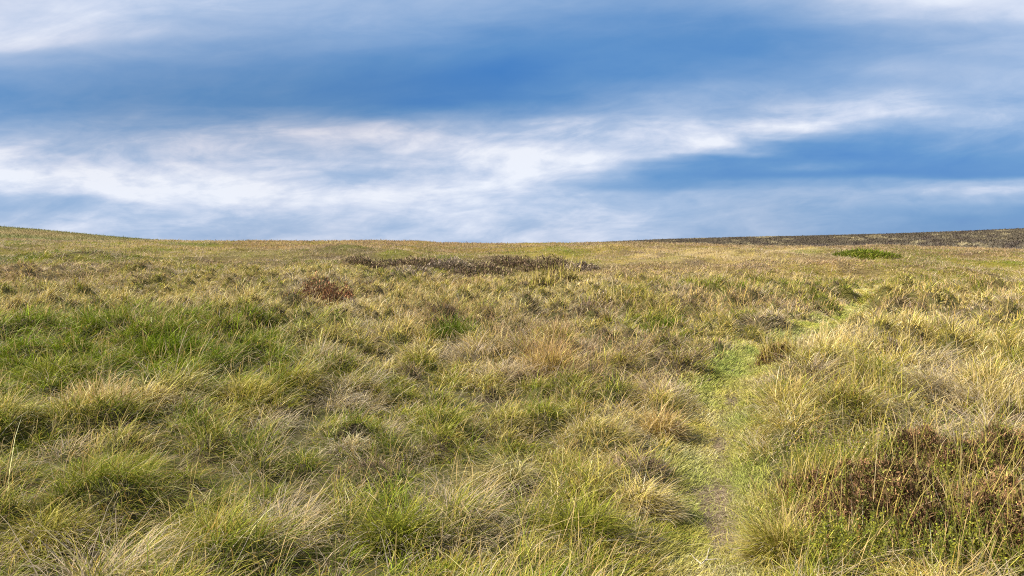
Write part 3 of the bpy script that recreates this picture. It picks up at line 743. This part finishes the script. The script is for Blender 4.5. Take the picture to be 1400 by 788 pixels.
# bilberry ground cover in the right foreground
X = []; Y = []
for px, py, rx, ry, n in ((1240, 640, 190, 60, 230), (1260, 770, 170, 30, 200), (1110, 660, 60, 60, 90), (1330, 700, 80, 60, 40)):
    a = R.random(n) * 6.28; q = np.sqrt(R.random(n))
    for u, v in zip(px + np.cos(a) * q * rx, py + np.sin(a) * q * ry):
        h_ = hit(u, v); X.append(h_[0]); Y.append(h_[1])
X = np.array(X); Y = np.array(Y); tq = np.abs(track(X, Y)[0]) > .4; X = X[tq]; Y = Y[tq]
stem = Grow(); lf = Grow()
bilberry_shoots(stem, lf, X, Y, land(X, Y) + .02, R.uniform(.10, .24, len(X)), bilberry_tint(len(X)))
bb = lf.build('bilberry', M_LEAF)
tag(bb, 'small yellow green bilberry leaves scattered through heather and grass', 'bilberry', 'stuff')
stem.build('shoots', M_TWIG, bb)

# dead twig on the bare soil
x, y = hit(966, 742); z = Z1(x, y) + .025
tw = Grow()
c = np.array((.46, .40, .34))
tw.rod([(-.10, -.03, 0), (-.04, -.01, .008), (.02, .012, .012), (.07, .05, .01), (.11, .075, .02)], [.0045, .004, .0038, .003, .002], c, 6)
tw.rod([(.0, .005, .012), (.03, -.03, .02), (.075, -.045, .014)], [.0032, .0026, .0016], c * .9, 5)
tw.rod([(-.05, -.013, .008), (-.045, .04, .02), (-.02, .085, .018)], [.003, .0024, .0014], c * 1.05, 5)
o = tw.build('twig', M_TWIG); o.location = (x, y, z); o.rotation_euler = (0, 0, .6)
tag(o, 'pale forked dead twig on the bare soil of the path', 'twig')

# ------------------------------------------------------------------ sky
SKY = {
 0: [(0, .81), (60, .79), (80, .5), (100, .35), (130, .2), (160, .2), (180, .3), (195, .5), (212, .9), (240, .95), (258, .85), (270, .4), (282, .22), (292, .55), (305, .65), (331, .6)],
 100: [(0, .82), (50, .79), (80, .45), (110, .3), (150, .2), (188, .28), (205, .4), (215, .72), (240, .95), (262, .85), (275, .4), (285, .4), (300, .6), (331, .6)],
 200: [(0, .72), (40, .7), (70, .5), (95, .3), (130, .22), (172, .25), (195, .45), (215, .5), (225, .75), (250, .95), (270, .85), (283, .45), (292, .45), (305, .6), (331, .55)],
 300: [(0, .68), (40, .62), (70, .4), (100, .25), (152, .18), (180, .45), (200, .7), (215, .6), (225, .8), (260, .95), (275, .85), (290, .5), (310, .55), (331, .5)],
 400: [(0, .6), (30, .55), (60, .38), (90, .2), (140, .12), (165, .35), (180, .75), (200, .55), (215, .6), (240, .8), (265, .87), (285, .7), (300, .65), (331, .6)],
 500: [(0, .52), (30, .5), (55, .4), (80, .2), (130, .05), (155, .15), (170, .68), (185, .75), (200, .7), (225, .65), (235, .5), (255, .8), (280, .75), (300, .7), (331, .65)],
 600: [(0, .5), (40, .4), (70, .2), (110, .02), (140, .05), (160, .4), (175, .65), (190, .9), (205, .98), (220, .8), (235, .6), (250, .8), (265, .75), (300, .7), (331, .65)],
 700: [(0, .45), (25, .4), (50, .2), (100, 0), (130, .05), (150, .3), (170, .55), (185, .75), (200, .85), (215, .98), (240, .95), (255, .85), (270, .62), (300, .65), (331, .65)],
 800: [(0, .4), (30, .3), (60, .17), (100, .15), (130, .22), (150, .4), (170, .65), (190, .72), (205, .85), (218, .95), (230, .85), (240, .5), (254, .15), (266, .45), (280, .65), (331, .68)],
 900: [(0, .4), (30, .27), (60, .2), (100, .2), (120, .35), (130, .5), (145, .5), (165, .65), (185, .8), (205, .86), (215, .8), (226, .3), (240, .05), (254, .1), (264, .45), (275, .55), (300, .6), (331, .65)],
 1000: [(0, .47), (30, .27), (70, .2), (100, .3), (120, .5), (150, .55), (175, .8), (195, .92), (208, .7), (218, .15), (238, .08), (250, .28), (262, .55), (280, .6), (310, .55), (331, .6)],
 1100: [(0, .6), (25, .45), (50, .3), (80, .3), (105, .4), (130, .5), (150, .75), (172, .87), (185, .6), (196, .2), (210, .1), (228, .33), (239, .13), (250, .45), (265, .6), (285, .55), (305, .45), (331, .5)],
 1200: [(0, .82), (20, .7), (40, .5), (70, .45), (95, .6), (115, .5), (135, .75), (152, .76), (166, .5), (190, .25), (205, .15), (220, .2), (235, .05), (247, .45), (260, .62), (275, .55), (292, .4), (310, .3), (331, .3)],
 1300: [(0, .92), (20, .75), (45, .55), (80, .55), (100, .65), (120, .65), (140, .55), (165, .6), (185, .4), (210, .3), (225, .15), (240, .08), (251, .62), (262, .72), (275, .55), (288, .35), (302, .15), (331, .25)],
 1400: [(0, .86), (15, .86), (40, .65), (80, .6), (110, .65), (130, .6), (155, .65), (175, .6), (195, .35), (220, .15), (240, .08), (251, .6), (261, .78), (275, .5), (290, .2), (331, .18)],
}
for px_ in SKY:                                          # the pale layer low on the left and in the middle is broad and milky
    k_ = 1 if px_ <= 700 else .75 if px_ == 800 else .3 if px_ == 900 else 0
    SKY[px_] = [(y_, v_ + k_ * max(0, min(1, (y_ - 150) / 40)) * max(0, .78 - v_) * .55 + (.03 if px_ < 900 else 0)) for y_, v_ in SKY[px_]]
SUN_EL, SUN_AZ = math.radians(42), math.radians(-100)     # azimuth from +Y towards +X: to the left, a little ahead
w = bpy.data.worlds.new('World'); sc.world = w; w.use_nodes = True
nt = w.node_tree; N = nt.nodes; L = nt.links; N.clear()
def val(x): return x
def mth(op, a, b=None, c=None, clamp=False):
    n = N.new('ShaderNodeMath'); n.operation = op; n.use_clamp = clamp
    for i_, v in enumerate((a, b, c)):
        if v is None: continue
        if isinstance(v, (int, float)): n.inputs[i_].default_value = v
        else: L.new(v, n.inputs[i_])
    return n.outputs[0]
tc = N.new('ShaderNodeTexCoord'); sep = N.new('ShaderNodeSeparateXYZ'); L.new(tc.outputs['Generated'], sep.inputs[0])
ay = mth('MAXIMUM', mth('ABSOLUTE', sep.outputs[1]), .06)
s_ = mth('DIVIDE', sep.outputs[0], ay); t_ = mth('DIVIDE', sep.outputs[2], ay)
def comb(x, y, z=0.0):
    n = N.new('ShaderNodeCombineXYZ')
    for i_, v in enumerate((x, y, z)):
        if isinstance(v, (int, float)): n.inputs[i_].default_value = v
        else: L.new(v, n.inputs[i_])
    return n.outputs[0]
def noise(vec, scale, detail, rough=.55, dist=0.0):
    n = N.new('ShaderNodeTexNoise'); n.inputs['Scale'].default_value = scale; n.inputs['Detail'].default_value = detail
    n.inputs['Roughness'].default_value = rough; n.inputs['Distortion'].default_value = dist
    L.new(vec, n.inputs['Vector']); return n
# the banks of cloud climb a little to the right; warp them so that they drift
ts = mth('SUBTRACT', t_, mth('MULTIPLY', s_, .07))
wv = noise(comb(mth('MULTIPLY', s_, 2.6), mth('MULTIPLY', ts, 11.0), 1.7), 1.0, 5, .6)
wsep = N.new('ShaderNodeSeparateColor'); L.new(wv.outputs['Color'], wsep.inputs[0])
s2 = mth('ADD', s_, mth('MULTIPLY', mth('SUBTRACT', wsep.outputs[0], .5), .14))
t2 = mth('ADD', t_, mth('MULTIPLY', mth('SUBTRACT', wsep.outputs[1], .5), .022))
# cover: a ramp of cloud against height for each of fifteen bearings
TMAX = .36
tn = mth('DIVIDE', t2, TMAX, None, True)
acc = None
for k, px in enumerate(sorted(SKY)):
    cr = N.new('ShaderNodeValToRGB'); cr.color_ramp.interpolation = 'EASE'
    pts = sorted(((max(0., min(1., (math.tan(math.atan((394 - py) / FPX) - PITCH)) / TMAX)), v) for py, v in SKY[px]))
    el = cr.color_ramp.elements
    el[0].position, el[1].position = pts[0][0], pts[-1][0]
    el[0].color = (pts[0][1],) * 3 + (1,); el[1].color = (pts[-1][1],) * 3 + (1,)
    for p_, v in pts[1:-1]:
        e = el.new(p_); e.color = (v, v, v, 1)
    L.new(tn, cr.inputs['Fac'])
    s0 = (px - 700) / FPX
    sc_ = mth('MINIMUM', mth('MAXIMUM', s2, -.7), .7)
    wgt = mth('SUBTRACT', 1.0, mth('MULTIPLY', mth('ABSOLUTE', mth('SUBTRACT', sc_, s0)), 10.0), None, True)
    c_ = mth('MULTIPLY', wgt, cr.outputs['Color'])
    acc = c_ if acc is None else mth('ADD', acc, c_)
# wisps
st = noise(comb(mth('MULTIPLY', s_, 4.2), mth('MULTIPLY', ts, 19.0), 4.1), 1.0, 8, .60, .9)
fs = noise(comb(mth('MULTIPLY', s_, 17.0), mth('MULTIPLY', ts, 48.0), 8.3), 1.0, 7, .60, .6)
big = noise(comb(mth('MULTIPLY', s_, 1.8), mth('MULTIPLY', ts, 5.0), 2.2), 1.0, 3, .5)
amp = mth('MULTIPLY', acc, mth('SUBTRACT', 1.35, acc))               # strongest on half-covered sky
wis = mth('ADD', mth('MULTIPLY', mth('SUBTRACT', st.outputs['Fac'], .5), 1.15), mth('MULTIPLY', mth('SUBTRACT', fs.outputs['Fac'], .5), .62))
high = N.new('ShaderNodeMapRange'); high.interpolation_type = 'SMOOTHSTEP'; high.inputs['From Min'].default_value = .15; high.inputs['From Max'].default_value = .24
high.inputs['To Min'].default_value = 1.0; high.inputs['To Max'].default_value = .45; L.new(t_, high.inputs['Value'])
cov = mth('ADD', acc, mth('MULTIPLY', mth('MULTIPLY', wis, high.outputs[0]), mth('ADD', mth('MULTIPLY', amp, 1.1), .08)))
puff = noise(comb(mth('MULTIPLY', s_, 12.0), mth('MULTIPLY', ts, 30.0), 5.5), 1.0, 9, .58, .35)
cov = mth('ADD', cov, mth('MULTIPLY', mth('SUBTRACT', puff.outputs['Fac'], .5), mth('MULTIPLY', mth('MULTIPLY', mth('MULTIPLY', acc, acc), high.outputs[0]), .62)))
cov = mth('ADD', cov, mth('MULTIPLY', mth('SUBTRACT', big.outputs['Fac'], .5), .12))
cov = mth('ADD', mth('MULTIPLY', mth('SUBTRACT', cov, .5), 1.05), .51, None, True)
ramp = N.new('ShaderNodeValToRGB'); e = ramp.color_ramp.elements
def lin(r, g, b):
    f = lambda c: c / 12.92 if c <= .04045 else ((c + .055) / 1.055) ** 2.4
    return (f(r / 255), f(g / 255), f(b / 255), 1)
stops = [(0, (48, 120, 196)), (.2, (88, 142, 201)), (.45, (132, 167, 211)), (.68, (168, 190, 222)), (.85, (203, 214, 235)), (1, (230, 236, 247))]
e[0].position, e[0].color = 0, lin(*stops[0][1]); e[1].position, e[1].color = 1, lin(*stops[-1][1])
for p_, c_ in stops[1:-1]:
    x_ = e.new(p_); x_.color = lin(*c_)
L.new(cov, ramp.inputs['Fac'])
sky = N.new('ShaderNodeTexSky'); sky.sky_type = 'NISHITA'; sky.sun_disc = False
sky.sun_elevation = SUN_EL; sky.sun_rotation = SUN_AZ; sky.altitude = 500; sky.air_density = 1.0; sky.dust_density = .6; sky.ozone_density = 3.0
bg1 = N.new('ShaderNodeBackground'); bg1.inputs['Strength'].default_value = .055; L.new(sky.outputs[0], bg1.inputs['Color'])
bg2 = N.new('ShaderNodeBackground'); bg2.inputs['Strength'].default_value = .54; 
# thicker, slate coloured undersides: one long bank high on the left and over the middle, and torn pieces elsewhere
gs = mth('DIVIDE', mth('ADD', s2, .42), .48); gt = mth('DIVIDE', mth('SUBTRACT', t2, .185), .075)
bank = mth('EXPONENT', mth('MULTIPLY', mth('ADD', mth('MULTIPLY', gs, gs), mth('MULTIPLY', gt, gt)), -1.0))
torn = N.new('ShaderNodeMapRange'); torn.inputs['From Min'].default_value = .42; torn.inputs['From Max'].default_value = .72
L.new(big.outputs['Fac'], torn.inputs['Value'])
sl_f = mth('ADD', mth('MULTIPLY', bank, .75), mth('MULTIPLY', torn.outputs[0], .30), None, True)
slate = N.new('ShaderNodeMix'); slate.data_type = 'RGBA'; slate.blend_type = 'MULTIPLY'
L.new(sl_f, slate.inputs['Factor']); L.new(ramp.outputs[0], slate.inputs[6]); slate.inputs[7].default_value = (.93, .84, .80, 1)
L.new(slate.outputs[2], bg2.inputs['Color'])
mix = N.new('ShaderNodeMixShader')
fac = N.new('ShaderNodeMapRange'); fac.inputs['To Min'].default_value = .80; fac.inputs['To Max'].default_value = 1.0; L.new(cov, fac.inputs['Value'])
L.new(fac.outputs[0], mix.inputs[0]); L.new(bg1.outputs[0], mix.inputs[1]); L.new(bg2.outputs[0], mix.inputs[2])
wo = N.new('ShaderNodeOutputWorld'); L.new(mix.outputs[0], wo.inputs['Surface'])
w.cycles.sampling_method = 'MANUAL'; w.cycles.sample_map_resolution = 512

# ------------------------------------------------------------------ sun
sl = bpy.data.lights.new('sun', 'SUN'); sl.energy = 5.0; sl.angle = math.radians(1.5); sl.color = (1, .92, .79)
so = bpy.data.objects.new('sun', sl); col.objects.link(so)
from mathutils import Vector
dv = Vector((math.sin(SUN_AZ) * math.cos(SUN_EL), math.cos(SUN_AZ) * math.cos(SUN_EL), math.sin(SUN_EL)))
so.rotation_euler = dv.to_track_quat('Z', 'Y').to_euler()
so.location = (-20, 10, 30)

# ------------------------------------------------------------------ render
sc.view_settings.view_transform = 'Standard'; sc.view_settings.look = 'None'; sc.view_settings.gamma = 1; sc.view_settings.exposure = 1.0
sc.view_settings.use_curve_mapping = False
sc.cycles.max_bounces = 5; sc.cycles.diffuse_bounces = 3; sc.cycles.glossy_bounces = 1; sc.cycles.transmission_bounces = 3
sc.cycles.caustics_reflective = False; sc.cycles.caustics_refractive = False
sc.cycles.use_denoising = False
sc.cycles.pixel_filter_type = 'BLACKMAN_HARRIS'; sc.cycles.filter_width = 1.1
